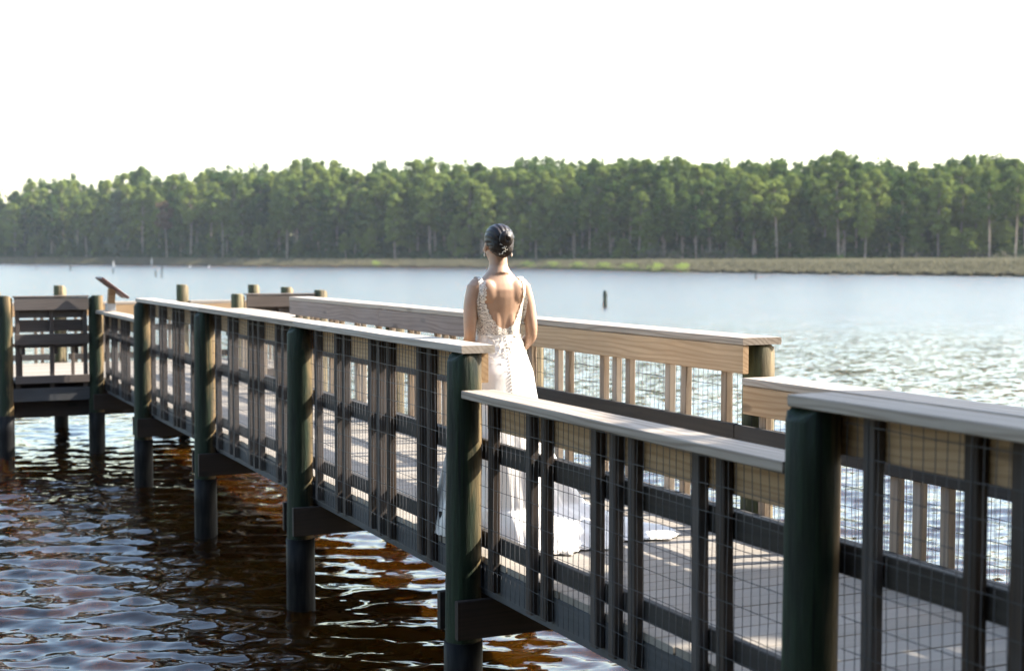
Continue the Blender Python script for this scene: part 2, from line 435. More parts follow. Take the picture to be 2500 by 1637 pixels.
LB = [('L', 0, 1, H_HI, 'tall near railing bay, blurred and shaded, at the right edge of the photo', 0, .07),
      ('L', 1, 2, H_LO, 'low railing bay in front of the bride\'s train on the near side', .095, -.085),
      ('L', 2, 3, H_HI, 'tall railing bay just left of the bride on the near side', -.09, 0),
      ('L', 3, 4, H_HI, 'middle one of three tall railing bays on the near side', 0, 0),
      ('L', 4, 5, H_HI, 'farthest of three tall railing bays on the near side', 0, .12),
      ('L', 5, 6, H_LO, 'low railing bay below the tilted sign at far left', .095, -.08),
      ('R', 0, 1, H_HI, 'railing bay nearest the bank on the lake side', 0, .09),
      ('R', 1, 2, H_LO+.008, 'low lake-side railing bay of pale pine at the right edge', .095, -.085),
      ('R', 2, 3, H_HI, 'tall lake-side bay with new yellow pine board right of the bride', -.09, 0),
      ('R', 3, 4, H_HI, 'tall lake-side railing bay behind the bride\'s left arm', 0, 0),
      ('R', 4, 5, H_HI, 'farthest tall lake-side railing bay, pinkish weathered board', 0, .0),
      ('R', 5, 6, H_LO, 'low lake-side railing bay leading to the end platform', .095, -.08)]
for i, (s, a, b, z, lab, e0, e1) in enumerate(LB):
    fm = M_FASC_P if (s == 'R' and a >= 3) else M_FASC
    rail_section(s, PY[a], PY[b], z, lab, e0, e1, fm, seed=i*7)

PLAB_L = ['timber post nearest the bank on the near side', 'large dark green post in the right foreground, out of focus',
          'green post topped by the tall cap\'s end beside the bride', 'green post with dark knots left of the bride',
          'green post with rounded shoulder, third from the bride', 'green post at the far end of the tall near railing',
          'post beside the tilted sign at the platform corner']
PLAB_R = ['lake-side post nearest the bank', 'lake-side post beyond the right edge railing', 'weathered lake-side post at the end of the tall pine railing',
          'yellowish lake-side post just right of the bride\'s skirt', 'yellow green lake-side post seen through the near railing', 'lake-side post at the far end of the tall railing',
          'tan post at the left end of the right bench']
for i, y in enumerate(PY):
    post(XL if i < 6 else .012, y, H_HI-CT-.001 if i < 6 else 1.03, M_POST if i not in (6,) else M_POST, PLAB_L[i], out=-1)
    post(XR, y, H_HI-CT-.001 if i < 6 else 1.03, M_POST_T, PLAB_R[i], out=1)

# deck
deck = empty('boardwalk_deck', (.9, 9, 0)); tag(deck, 'grey composite plank deck of the boardwalk over the lake', 'deck')
y = .05
while y < 18.5:
    board('deck_board', (.141+rng.uniform(-.004, .004), y, -.034), (1.676+rng.uniform(-.004, .004), y+.139, rng.uniform(-.0015, .0005)), M_DECK, deck, 'x', jit=.0008)
    y += .1445
for i in range(6):
    for (x0, x1) in ((.139, .176), (1.645, 1.681)):
        board('rim_joist', (x0, PY[i]+.001, -.192), (x1, PY[i+1]-.001, -.036), M_JOIST, deck, 'y')
    for xc in (.52, .91, 1.30):
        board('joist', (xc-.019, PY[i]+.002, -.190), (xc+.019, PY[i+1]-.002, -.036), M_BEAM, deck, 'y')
for y in PY:
    for (a, b) in ((-.140, -.100), (.100, .140)):
        board('cross_beam', (-.045, y+a, -.388), (1.90, y+b, -.1935), M_BEAM, deck, 'x')

# ------------------------------------------------------------------ end platform
plat = empty('end_platform', (.9, 20.1, 0)); tag(plat, 'wide plank platform at the far end of the boardwalk', 'deck')
y = 18.62
while y < 21.5:
    board('deck_board', (-1.0, y, -.034), (2.83, y+.139, rng.uniform(-.0015, .0005)), M_DECK, plat, 'x', jit=.0008); y += .1445
for (x0, x1) in ((-1.02, -.08), (1.90, 2.85)):
    board('rim_joist', (x0, 18.56, -.26), (x1, 18.60, -.10), M_JOIST, plat, 'x')
board('rim_joist', (-1.02, 21.66, -.24), (2.85, 21.70, -.04), M_JOIST, plat, 'x')
for x in (-1.04, 2.85): board('rim_joist', (x-.02, 18.62, -.24), (x+.02, 21.64, -.04), M_JOIST, plat, 'y')
for y in (18.70, 21.5):
    board('cross_beam', (-1.1, y, -.47), (2.95, y+.04, -.27), M_BEAM, plat, 'x')
for y in (19.2, 19.9, 20.6, 21.2):
    board('joist', (-1.0, y, -.25), (2.83, y+.04, -.036), M_BEAM, plat, 'x')
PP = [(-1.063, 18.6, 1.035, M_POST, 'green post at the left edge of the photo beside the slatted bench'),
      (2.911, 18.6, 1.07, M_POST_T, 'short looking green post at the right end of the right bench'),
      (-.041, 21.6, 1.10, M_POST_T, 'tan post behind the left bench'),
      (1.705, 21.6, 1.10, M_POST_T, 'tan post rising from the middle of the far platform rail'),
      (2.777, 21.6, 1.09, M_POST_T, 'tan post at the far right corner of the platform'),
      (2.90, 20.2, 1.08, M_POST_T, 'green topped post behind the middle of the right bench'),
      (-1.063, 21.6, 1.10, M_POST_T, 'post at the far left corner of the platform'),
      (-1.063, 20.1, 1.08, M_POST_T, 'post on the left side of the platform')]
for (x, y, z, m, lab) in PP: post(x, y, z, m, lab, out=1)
# white caps standing on two far corner posts' outer side
def far_rail(name, label, x0, x1, y, zc):
    root = empty('railing_bay', ((x0+x1)/2, y, 0)); tag(root, label, 'railing', 'railing bays of the end platform')
    board('cap_rail', (x0, y-.13, zc-.04), (x1, y+.0, zc), M_CAP, root, 'x')
    board('fascia_board', (x0, y-.128, zc-.20), (x1, y-.092, zc-.042), M_FASC, root, 'x')
    board('mid_rail', (x0, y-.128, .44), (x1, y-.092, .53), M_RAIL, root, 'x')
    board('lower_rail', (x0, y-.128, .042), (x1, y-.092, .128), M_RAIL, root, 'x')
    n = int((x1-x0)/.3)
    for i in range(n):
        for d in (-.045, .045):
            x = x0+(x1-x0)*(i+.5)/n+d
            board('picket', (x-.02, y-.09, -.1), (x+.02, y-.05, zc-.045), M_PICK_R, root, 'z')
    return root
far_rail('railing_bay', 'left bay of the far platform rail', -.97, -.135, 21.6, .862)
far_rail('railing_bay', 'middle bay of the far platform rail above the near railing', .052, 1.612, 21.6, .862)
far_rail('railing_bay', 'right bay of the far platform rail', 1.798, 2.684, 21.6, .862)
def side_rail(label, x, y0, y1, zc):
    root = empty('railing_bay', (x, (y0+y1)/2, 0)); tag(root, label, 'railing', 'railing bays of the end platform')
    s = 1 if x < 0 else -1
    board('cap_rail', (x-.08, y0, zc-.04), (x+.08, y1, zc), M_CAP, root, 'y')
    board('fascia_board', (x+s*.045-.018, y0, zc-.20), (x+s*.045+.018, y1, zc-.042), M_FASC_P, root, 'y')
    board('mid_rail', (x+s*.045-.018, y0, .44), (x+s*.045+.018, y1, .53), M_RAIL, root, 'y')
    for i in range(5):
        yy = y0+(y1-y0)*(i+.5)/5
        board('picket', (x-.018, yy-.02, -.1), (x+.022, yy+.02, zc-.045), M_PICK_R, root, 'z')
for x, lab in ((-1.063, 'left'), (2.90, 'right')):
    side_rail(f'near half of the {lab} side rail of the platform', x, 18.70, 20.0 if x < 0 else 20.1, .862)
    side_rail(f'far half of the {lab} side rail of the platform', x, 20.2 if x < 0 else 20.3, 21.5, .862)

def bench(x0, x1, label, tilt=0):
    root = empty('bench', ((x0+x1)/2, 18.6, 0)); tag(root, label, 'bench', 'built-in benches of the end platform')
    y = 18.6
    board('back_cap', (x0-.01, y-.075, 1.012), (x1+.01, y+.065, 1.03), M_BENCH, root, 'x')
    board('back_board', (x0, y-.07, .855), (x1, y-.032, 1.010), M_BENCH, root, 'x')
    board('back_slat', (x0+.02, y+.012, .60), (x1-.02, y+.048, .735), M_BENCH, root, 'x')
    board('back_slat', (x0+.02, y+.012, .76), (x1-.02, y+.048, .90), M_BENCH, root, 'x')
    board('back_board', (x0, y-.075, .435), (x1, y-.034, .565), M_BENCH, root, 'x')
    for xx in (x0+.01, (x0+x1)/2-.025, x1-.06):
        board('upright', (xx, y-.030, -.10), (xx+.05, y+.010, 1.008), M_BENCH, root, 'z')
    for k in range(4):
        board('seat_slat', (x0+.02, y+.06+k*.105, .39), (x1-.02, y+.155+k*.105, .43), M_BENCH, root, 'x')
    for xx in (x0+.09, (x0+x1)/2+.04, x1-.15):
        board('seat_support', (xx, y+.05, .31), (xx+.04, y+.46, .388), M_BENCH, root, 'y')
        board('leg', (xx, y+.40, 0.0), (xx+.04, y+.44, .308), M_BENCH, root, 'z')
    board('lower_rail', (x0, y-.075, -.04), (x1, y-.034, .055), M_BENCH, root, 'x')
bench(-.955, -.085, 'slatted timber bench seen from behind at the far left')
bench(1.905, 2.805, 'grey timber bench behind the far end of the pinkish railing')

# tilted information board on the low rail
sg = empty('information_sign', (.13, 18.20, .847)); tag(sg, 'tilted dark red sign board on a short post above the far left railing', 'sign')
M_SIGN = simple('sign_red_brown', (.055, .018, .016), .55, noise=.3)
M_SIGNFACE = simple('sign_face', (.35, .36, .33), .4, noise=.25, nscale=14)
M_PLATE = simple('galvanised_plate', (.45, .46, .47), .45, .7)
def sbox(name, lo, hi, mat, parent, rot=(0, 0, 0), loc=(0, 0, 0)):
    V = [(x, y, z) for x in (lo[0], hi[0]) for y in (lo[1], hi[1]) for z in (lo[2], hi[2])]
    F = [(0, 1, 3, 2), (4, 6, 7, 5), (0, 4, 5, 1), (2, 3, 7, 6), (0, 2, 6, 4), (1, 5, 7, 3)]
    me = mesh_of(name, V, F, mat)
    bm = bmesh.new(); bm.from_mesh(me); bmesh.ops.bevel(bm, geom=list(bm.edges), offset=.003, segments=1, affect='EDGES'); bm.to_mesh(me); bm.free()
    return obj(name, me, parent, loc, rot)
sbox('bracket', (-.055, -.06, .0015), (.055, .06, .09), M_PLATE, sg)
sbox('post', (-.042, -.045, .01), (.042, .045, .27), M_FASC, sg, rot=(0, R(4), 0))
pn = sbox('panel', (-.20, -.26, -.014), (.20, .26, .014), M_SIGN, sg, rot=(0, R(38), 0), loc=(.025, 0, .285))
sbox('face', (-.17, -.23, .0155), (.17, .23, .019), M_SIGNFACE, pn)

# ------------------------------------------------------------------ vegetation
def foliage_mat(name, c0, c1, trans=.35):
    m, nt, bs = newmat(name)
    nt.nodes.remove(bs)
    out = nt.nodes['Material Output']
    co, oi, raw = obj_coord(nt, (1, 1, 1))
    n = N(nt, 'TexNoise', i_Scale=.9, i_Detail=3.0); nt.links.new(raw, n.inputs['Vector'])
    f = math_(nt, 'ADD', math_(nt, 'MULTIPLY', n.outputs['Fac'], .6), math_(nt, 'MULTIPLY', oi.outputs['Random'], .55))
    r = ramp(nt, [(.3, c0), (.75, c1)], f)
    d = N(nt, 'BsdfDiffuse'); t = N(nt, 'BsdfTranslucent'); mx = N(nt, 'MixShader'); mx.inputs[0].default_value = trans
    nt.links.new(r.outputs[0], d.inputs[0]); nt.links.new(r.outputs[0], t.inputs[0])
    nt.links.new(d.outputs[0], mx.inputs[1]); nt.links.new(t.outputs[0], mx.inputs[2]); nt.links.new(mx.outputs[0], out.inputs[0])
    return m
M_PINE = foliage_mat('pine_needles', (.042, .076, .019), (.165, .200, .046))
M_PINE_G = foliage_mat('grey_green_leaves', (.11, .14, .075), (.16, .18, .10))
M_PINE_B = foliage_mat('browning_needles', (.13, .085, .05), (.16, .12, .06))
M_SHRUB = foliage_mat('understory_leaves', (.022, .045, .018), (.055, .085, .028))
M_SHRUB_L = foliage_mat('bare_shrub', (.06, .06, .04), (.10, .095, .065))
M_BARK = simple('pine_bark', (.30, .23, .18), .9, noise=.45, nscale=2.5, spec=.1)
M_BARK_D = simple('hardwood_bark', (.11, .09, .07), .9, noise=.4, nscale=5, spec=.1)
def tube_pts(V, F, pts, rads, n=6):
    b = len(V)
    for i, p in enumerate(pts):
        d = (pts[min(i+1, len(pts)-1)]-pts[max(i-1, 0)]).normalized()
        u = d.cross(Vector((.3, .9, .1))).normalized(); v = d.cross(u)
        for k in range(n):
            a = 2*math.pi*k/n; V.append(p+(u*math.cos(a)+v*math.sin(a))*rads[i])
    for i in range(len(pts)-1):
        for k in range(n):
            j = (k+1) % n; F.append((b+i*n+k, b+i*n+j, b+(i+1)*n+j, b+(i+1)*n+k))
def leaf_cloud(V, F, rs, c, rad, n, size, flat=.75):
    """n small leaf-clump faces through a puff's volume, denser to its skin"""
    d = rs.normal(size=(n, 3)); d /= np.linalg.norm(d, axis=1)[:, None]
    q = (.45+.55*rs.rand(n)**.5)[:, None]
    p = np.array(c)[None]+d*np.array([[rad, rad, rad*flat]])*q
    nn = d + rs.normal(size=(n, 3))*.55; nn /= np.linalg.norm(nn, axis=1)[:, None]
    u = np.cross(nn, rs.normal(size=(n, 3))); u /= np.linalg.norm(u, axis=1)[:, None]+1e-9; v = np.cross(nn, u)
    s = (size*(.6+.8*rs.rand(n)))[:, None]
    Q = np.stack([p+u*s, p+v*s*.7, p-u*s*.9+nn*s*.2, p-v*s*.7], 1).reshape(-1, 3)
    b = len(V); V.extend(Q.tolist())
    F.extend([(b+4*i, b+4*i+1, b+4*i+2, b+4*i+3) for i in range(n)])
def pine_variant(seed, crown_base, spread, puffs, size=.34, per=85, droop=0):
    """unit pine 20 m tall: trunk+limbs mesh, crown mesh"""
    rs = np.random.RandomState(seed); H = 20.0
    V, F = [], []
    lean = rs.normal(size=2)*.012
    tp = [Vector((lean[0]*z+.12*math.sin(z*.3+seed), lean[1]*z+.12*math.cos(z*.25+seed), z)) for z in np.linspace(0, H*.97, 9)]
    tube_pts(V, F, tp, [.21*(1-.82*i/8)+.01 for i in range(9)], 7)
    CV, CF = [], []
    for i in range(puffs):
        t = (i+.5)/puffs
        z = H*(crown_base+(1-crown_base)*t)+rs.normal()*.4
        w = spread*math.sqrt(max(.05, math.sin(math.pi*(.16+.80*t))))*(1-.35*t)
        a = i*2.4+rs.normal()*.5
        rr = w*(.35+.65*rs.rand())*(1 if t < .9 else .2)
        ax = np.interp(z, [p.z for p in tp], [p.x for p in tp]); ay = np.interp(z, [p.z for p in tp], [p.y for p in tp])
        c = (ax+rr*math.cos(a), ay+rr*math.sin(a), min(z, H-.5))
        pr = (.85+.75*rs.rand())*(1.15-.35*t)
        leaf_cloud(CV, CF, rs, c, pr, per, size)
        s0 = Vector((ax, ay, c[2]-rr*.45-.3)); s1 = Vector(c)
        tube_pts(V, F, [s0, (s0+s1)/2+Vector((0, 0, -.1)), s1], [.07, .05, .02], 4)
    return mesh_of('trunk', V, F, M_BARK, True), mesh_of('crown', CV, CF, M_PINE)
PINES = [pine_variant(1, .46, 2.6, 28), pine_variant(2, .38, 3.1, 32), pine_variant(3, .58, 2.6, 20), pine_variant(4, .30, 2.9, 36),
         pine_variant(5, .50, 3.4, 26), pine_variant(6, .24, 2.9, 40), pine_variant(7, .42, 2.2, 24), pine_variant(8, .60, 2.9, 18),
         pine_variant(9, .18, 3.1, 44), pine_variant(10, .44, 3.6, 28)]
def pine(px, D, ztop, var, label, group, rr, cat='tree', cmat=None, sxy=None):
    p = bearing(px, D)
    base = -.55
    s = (ztop-base)/20.0
    root = empty('pine_tree', (p.x, p.y, base), rr.uniform(0, 6.28))
    sx = sxy or max(.95, min(1.35, s*1.05))*rr.uniform(.9, 1.12)
    root.scale = (sx, sx, s)
    tag(root, label, cat, group)
    t, c = PINES[var]
    obj('trunk', t, root)
    if cmat:
        c = c.copy(); c.materials.clear(); c.materials.append(cmat)
    obj('crown', c, root)
    return root
def z_at(px, y, D): return 1.51 + (626-y)/3550*D*cosf(px)
fr = random.Random(21)
# trees one can pick out along the front edge of the wood: px, top y, variant, label
FRONT = [(38, 500, 3, 'bright green pine at the far left edge of the wood'), (128, 478, 1, 'pine with forked trunk near the left end of the wood'),
         (212, 480, 6, 'slim pine in front of the left wood'), (290, 466, 8, 'grey green feathery tree on the left shore'),
         (238, 560, 5, 'small bright young pine on the left shore'), (408, 492, 2, 'browning pine with pinkish dead branches'), (468, 448, 4, 'tall single pine with bare straight trunk left of centre'),
         (545, 474, 7, 'small round crowned pine on a thin trunk left of centre'), (700, 452, 0, 'pine with tiered branches above the near posts'),
         (795, 465, 5, 'pine with low spreading branches left of the bride'), (868, 502, 7, 'short round pine left of the bride'), (845, 570, 9, 'bushy sapling pine at the water\'s edge left of the bride'),
         (965, 478, 3, 'wide drooping pine left of the bride'), (1050, 440, 4, 'tall pine with long bare trunk beside the bride\'s head'), (1175, 530, 7, 'young pine directly behind the bride\'s head'),
         (1180, 452, 1, 'pine rising above the bride\'s head'), (1240, 470, 3, 'leafy pine right above the bride\'s shoulder'), (1310, 500, 6, 'slim pine right of the bride\'s head'),
         (1400, 460, 0, 'pine with bright crown right of the bride'), (1440, 470, 4, 'broad bright pine right of centre'), (1490, 475, 9, 'low spreading bright pine right of centre'),
         (1560, 470, 2, 'pine with pale trunk right of centre'), (1620, 455, 1, 'tall pale trunked pine among a close cluster'), (1665, 468, 6, 'middle pine of a close pale trunked cluster'),
         (1700, 480, 0, 'pine with low hanging branches right of centre'), (1733, 450, 3, 'pine with rounded crown over a straight trunk'), (1838, 430, 4, 'tall pine with long pale trunk in the right wood'),
         (1895, 440, 2, 'dark trunked pine in the right wood'), (2045, 400, 9, 'tallest broad pine of the right wood'), (2062, 430, 0, 'pine with twin grey trunk in the right wood'),
         (2110, 470, 6, 'slim leafy pine in the right wood'), (2170, 500, 7, 'small bright pine in the right wood'), (2200, 430, 3, 'straight pine beside a gap of sky'),
         (2290, 440, 1, 'pine with thin pale trunk towards the right edge'), (2412, 420, 4, 'very straight tall pine near the right edge'), (2478, 430, 2, 'bare trunked pine at the right edge')]
for (px, ty, v, lab) in FRONT:
    D = forest_D(px) + fr.uniform(-3, 2)
    cm = M_PINE_G if 'grey green' in lab else (M_PINE_B if 'browning' in lab else None)
    z = z_at(px, ty, D)
    pine(px, D, z, v, lab, 'pines along the front of the wood', fr, cmat=cm, sxy=max(.62, min(1.2, (z+.5)/18)))
# the ranks behind them
for row, (gap, back, lo, hi) in enumerate([(46, 5, 34, 75), (40, 12, 16, 52), (36, 21, 0, 30)]):
    px = -60 + row*13
    while px < 2570:
        D = forest_D(px)+back+fr.uniform(-2.5, 2.5)
        top = interp(px, TOPS) + fr.uniform(lo, hi)
        pine(px, D, z_at(px, top, D), fr.randrange(10), 'tall pine standing within the dense wood across the lake', 'pines within the wood across the lake', fr)
        px += gap*fr.uniform(.7, 1.3)
for px in (20, 95, 165, 330, 372, 520, 585, 640, 735, 760, 905, 1010, 1105, 1140, 1270, 1345, 1370, 1465, 1530, 1590, 1770, 1800, 1930, 1965, 2010, 2140, 2240, 2330, 2365, 2450):
    D = forest_D(px)+fr.uniform(-2, 5); z = fr.uniform(5, 12.5)
    pine(px+fr.uniform(-8, 8), D, z, fr.choice((3, 5, 8, 8, 1)), 'young leafy pine growing at the foot of the wood', 'young pines at the foot of the wood', fr, sxy=fr.uniform(.62, .95))
def deep_wood():
    rs = np.random.RandomState(77); V, F = [], []
    for back in (30, 40, 50):
        px = -300.
        while px < 2800:
            D = forest_D(px)+back+rs.normal()*2; zt = z_at(px, interp(px, TOPS)+rs.uniform(-4, 26), D); p = bearing(px, D)
            cb = rs.uniform(.15, .5)
            for i in range(20):
                t = (i+.5)/20; z = zt*(cb+(1-cb)*t)
                w = 3.0*math.sqrt(max(.05, math.sin(math.pi*(.18+.8*t))))*(1-.3*t)
                a = i*2.4+rs.rand(); r = w*(.3+.7*rs.rand())*(1 if t < .9 else .2)
                leaf_cloud(V, F, rs, (p.x+r*math.cos(a), p.y+r*math.sin(a), min(z, zt-.6)), 1.0+.7*rs.rand(), 26, .5)
            px += 34*rs.uniform(.7, 1.3)
    o = obj('deep_wood', mesh_of('deep_wood', V, F, M_PINE)); tag(o, 'mass of pine crowns deep in the wood behind the front trees', 'wood', kind='stuff')
deep_wood()

def understory():
    rs = np.random.RandomState(3); V, F = [], []
    for px in np.arange(-260, 2760, 7.5):
        for back, h in ((2.5, 2.2), (8, 4.2), (15, 5.5), (24, 8), (36, 10), (46, 12), (58, 13)):
            if rs.rand() < .1: continue
            D = forest_D(px)+back+rs.normal()*2
            p = bearing(px+rs.normal()*4, D); hh = h*(.55+.7*rs.rand())*D/350
            for k in range(2):
                leaf_cloud(V, F, rs, (p.x+rs.normal()*.8, p.y+rs.normal()*.8, -.5+hh*(.3+.45*k)), hh*.5+.6, 40, .62, .9)
    o = obj('understory', mesh_of('understory', V, F, M_SHRUB)); tag(o, 'dark leafy undergrowth beneath the pines', 'undergrowth', kind='stuff')
    V, F = [], []
    for (a, b, n, h) in ((1560, 1800, 60, 2.6), (2150, 2500, 55, 2.0), (480, 540, 8, 2.2), (900, 1600, 40, 1.6), (0, 420, 26, 1.8)):
        for _ in range(n):
            px = rs.uniform(a, b); D = forest_D(px)-rs.uniform(1, 9); p = bearing(px, D); hh = h*(.5+.8*rs.rand())
            leaf_cloud(V, F, rs, (p.x, p.y, -.5+hh*.8), hh*.55, 32, .22, 1.2)
    o = obj('shore_shrubs', mesh_of('shore_shrubs', V, F, M_SHRUB_L)); tag(o, 'pale leafless shrubs along the foot of the wood', 'shrubs', kind='stuff')
understory()

def grass_field(name, label, c0, c1, spans, hfun, depth, n, wid, ramp_=11.):
    rs = np.random.RandomState(abs(hash(name)) % 1000 if False else len(name)*7); V, F = [], []
    for _ in range(n):
        a, b = spans[rs.randint(len(spans))]
        px = rs.uniform(a, b); d0 = interp(px, SHORE)/cosf(px); d1 = forest_D(px)-1
        t = rs.rand()**1.9
        D = d0 + .6 + (min(depth, d1-d0))*t + .8*math.sin(px*.09)+.5*math.sin(px*.31)
        p = bearing(px, D); h = hfun(px)*(.7+.5*rs.rand()); z0 = -.85+.25*t; h *= min(1, .22+(D-d0)/ramp_)
        for k in range(3):
            an = rs.rand()*3.14; ux, uy = math.cos(an)*wid, math.sin(an)*wid
            lx, ly = rs.normal(size=2)*.14
            b0 = len(V)
            V.append((p.x-ux, p.y-uy, z0)); V.append((p.x+ux, p.y+uy, z0)); V.append((p.x+ux*.5+lx, p.y+uy*.5+ly, z0+h)); V.append((p.x-ux*.5+lx*1.3, p.y-uy*.5+ly*1.2, z0+h*.86))
            F.append((b0, b0+1, b0+2, b0+3))
    m = foliage_mat(name+'_mat', c0, c1, .45)
    o = obj(name, mesh_of(name, V, F, m)); tag(o, label, 'grass', kind='stuff')
SP = [(-250, 350), (350, 900), (900, 1300), (1300, 1650), (1650, 2050), (2050, 2750), (1650, 2750), (2000, 2750)]
grass_field('marsh_grass', 'grey brown marsh grass fringing the far shore', (.11, .102, .065), (.175, .16, .105), SP, lambda px: interp(px, [(0, 1.9), (900, 1.5), (1500, 1.5), (2500, 1.75)]), 70, 80000, .11)
grass_field('yellow_grass', 'yellowish reeds at the left end of the far shore', (.20, .17, .08), (.26, .22, .11), [(-200, 260), (440, 1000)], lambda px: 1.5 if px < 300 else 1.1, 6, 3200, .2)
grass_field('green_cordgrass', 'bright green grass at the water\'s edge right of the bride', (.15, .20, .05), (.22, .27, .075), [(1262, 1440), (1440, 1590), (1595, 1680), (912, 940)], lambda px: .55+.5*math.sin(px*.05)**2, 5, 6000, .14, 6.)

# two trees on the near bank, out of the picture, whose shade falls on the near end of the boardwalk
def bank_tree(x, y, h, crad, seed, label, leaf=.10):
    rs = np.random.RandomState(seed)
    root = empty('broadleaf_tree', (x, y, -.45)); tag(root, label, 'tree', 'shade trees on the near bank')
    V, F, CV, CF = [], [], [], []
    tube_pts(V, F, [Vector((0, 0, 0)), Vector((.1, .1, h*.3)), Vector((-.1, .1, h*.6)), Vector((0, 0, h*.9))], [.24, .18, .12, .04], 9)
    for i in range(34):
        d = rs.normal(size=3); d /= np.linalg.norm(d)
        c = Vector((d[0]*crad*.75, d[1]*crad*.75, h*.68+d[2]*crad*.62))
        leaf_cloud(CV, CF, rs, c, crad*.30, 130, leaf, .8)
        tube_pts(V, F, [Vector((0, 0, h*.35+i*.03)), (Vector((0, 0, h*.5))+c)/2, c], [.05, .035, .012], 5)
    obj('trunk', mesh_of('trunk', V, F, M_BARK_D, True), root)
    obj('crown', mesh_of('crown', CV, CF, M_SHRUB), root)
def bank_sky_blocker():  # unseen foliage added to block low skylight from behind the camera
    rs = np.random.RandomState(8); V, F = [], []
    for _ in range(330):
        x = rs.uniform(-26, 17); y = (-3.5 if x > -3 else -3.5+(-3-x)*.12)-abs(rs.normal())*3.2; h = rs.uniform(.6, 7.5)
        leaf_cloud(V, F, rs, (x, y-.25*h, -.4+h), rs.uniform(.9, 1.7), 95, .26, .85)
    o = obj('bank_sky_blocker', mesh_of('bank_sky_blocker', V, F, M_SHRUB)); tag(o, 'unseen leafy thicket, added to block skylight, on the near bank behind the photographer', 'undergrowth', kind='stuff')
bank_sky_blocker()
def shade_spot(tx, ty, tz, h):  # where a crown centre at height h must stand to shade a spot
    k = (h-tz)/math.tan(SUN_EL)
    return tx+SUN_H.x*k, ty+SUN_H.y*k
SKY_BLOCK_TREES = [(-12, -8, 14, 4.6), (-7, -6, 15, 4.8), (-2, -7.5, 16, 5.0), (3.5, -9.5, 15, 4.6), (-16, -3, 13, 4.4), (-20, 3, 13, 4.4), (-9, -14, 18, 5.5), (1, -15, 18, 5.5)]  # unseen trees added behind the camera to shut out skylight
for i, (x, y, h, cr) in enumerate(SKY_BLOCK_TREES):
    bank_tree(x, y, h, cr, 60+i, ['unseen broad tree added behind the photographer on the left', 'unseen tree added close behind the photographer', 'unseen tall tree added straight behind the photographer', 'unseen tree added behind the land end of the boardwalk', 'unseen tree added at the left end of the near bank', 'outermost unseen tree added on the left of the near bank', 'tall tree in the second row added unseen behind the camera', 'tall tree in the second row added unseen behind the boardwalk'][i], .19)
bank_tree(8*SUN_H.x-4.5*SUN_H.y, 8*SUN_H.y+4.5*SUN_H.x, 9.9, 1.75, 91, 'small round tree at the water\'s edge on the near bank', .14)
for i, (tx, ty, h, cr) in enumerate(((.9, 1.2, 9.5, 2.9), (1.9, 1.0, 7.6, 1.9), (-1.5, 2.4, 11.0, 2.6))):
    x, y = shade_spot(tx, ty, .6, h*.68-.45)
    bank_tree(x, y, h, cr, 40+i, ['broad leafy tree on the near bank', 'smaller leafy tree nearer the water on the near bank', 'tallest leafy tree on the near bank'][i], .14)

# ------------------------------------------------------------------ old stumps, poles and floats in the lake
M_STUMP = simple('wet_stump', (.018, .02, .018), .7, noise=.5, nscale=5)
M_STUMP_G = simple('mossy_stump', (.010, .018, .010), .8, noise=.5, nscale=5)
M_PVC = simple('white_pole', (.75, .75, .72), .5)
def stump(px, y0, y1, wpx, lean, label, mat, name='old_piling', cat='piling'):
    D = 2.44*3550/(y1-626)/cosf(px); p = bearing(px, D)
    h = (y1-y0)/3550*D; r = wpx/2/3550*D
    V, F = [], []; n = 9
    for i, t in enumerate((0, .25, .5, .75, .93, 1)):
        for k in range(n):
            a = 6.2832*k/n; q = r*(1+.12*math.sin(3*a+i)+.1*math.sin(a*2+i*2))*(1-.25*t if t < .95 else .55)
            V.append((q*math.cos(a)+lean*h*t*math.cos(YAW), q*math.sin(a)-lean*h*t*math.sin(YAW), -.8+(h+.8)*t+(.06*h*math.sin(2*a) if t > .9 else 0)))
    for i in range(5):
        for k in range(n):
            j = (k+1) % n; F.append((i*n+k, i*n+j, (i+1)*n+j, (i+1)*n+k))
    F.append(tuple(5*n+k for k in range(n)))
    o = obj(name, mesh_of(name, V, F, mat, False), loc=(p.x, p.y, WZ)); tag(o, label, cat, 'old stumps and poles in the lake')
stump(1477, 710, 747, 13, 0, 'dark green piling standing alone in bright water right of the bride', M_STUMP_G)
stump(1845, 664, 681, 4.5, 0, 'small dark stake close to the marsh right of centre', M_STUMP)
stump(394, 648, 676, 3.6, .12, 'thin leaning dark stick at the left of the lake', M_STUMP, 'snag', 'stick')
stump(381, 660, 675, 4.6, 0, 'short dark stump beside the leaning stick', M_STUMP)
stump(277, 656, 667, 4, 0, 'short dark stump left of the tilted sign\'s top', M_STUMP)
stump(173, 646, 660, 4.0, .05, 'dark stump farther left near the far shore', M_STUMP)
stump(90, 650, 660, 1.6, 0, 'thinnest stake at the far left of the lake', M_STUMP)
stump(278, 638, 650.5, 1.7, 0, 'short white pole against the far marsh', M_PVC, 'marker_pole', 'pole')
stump(371, 632, 646.5, 1.7, 0.03, 'white pole against the far marsh above the leaning stick', M_PVC, 'marker_pole', 'pole')
def float_(px, y, label):
    D = 2.44*3550/(y-626)/cosf(px); p = bearing(px, D)
    bm = bmesh.new(); bmesh.ops.create_uvsphere(bm, u_segments=14, v_segments=8, radius=.16)
    for v in bm.verts:
        v.co.z = v.co.z*1.1+.1
        if v.co.z > .40: v.co.x *= .5; v.co.y *= .5
    me = bpy.data.meshes.new('float'); bm.to_mesh(me); bm.free(); me.materials.append(M_PVC)
    o = obj('float', me, loc=(p.x, p.y, WZ)); tag(o, label, 'float', 'white floats')
float_(465, 651.5, 'left one of two white floats near the far shore'); float_(511, 652, 'right one of two white floats near the far shore')

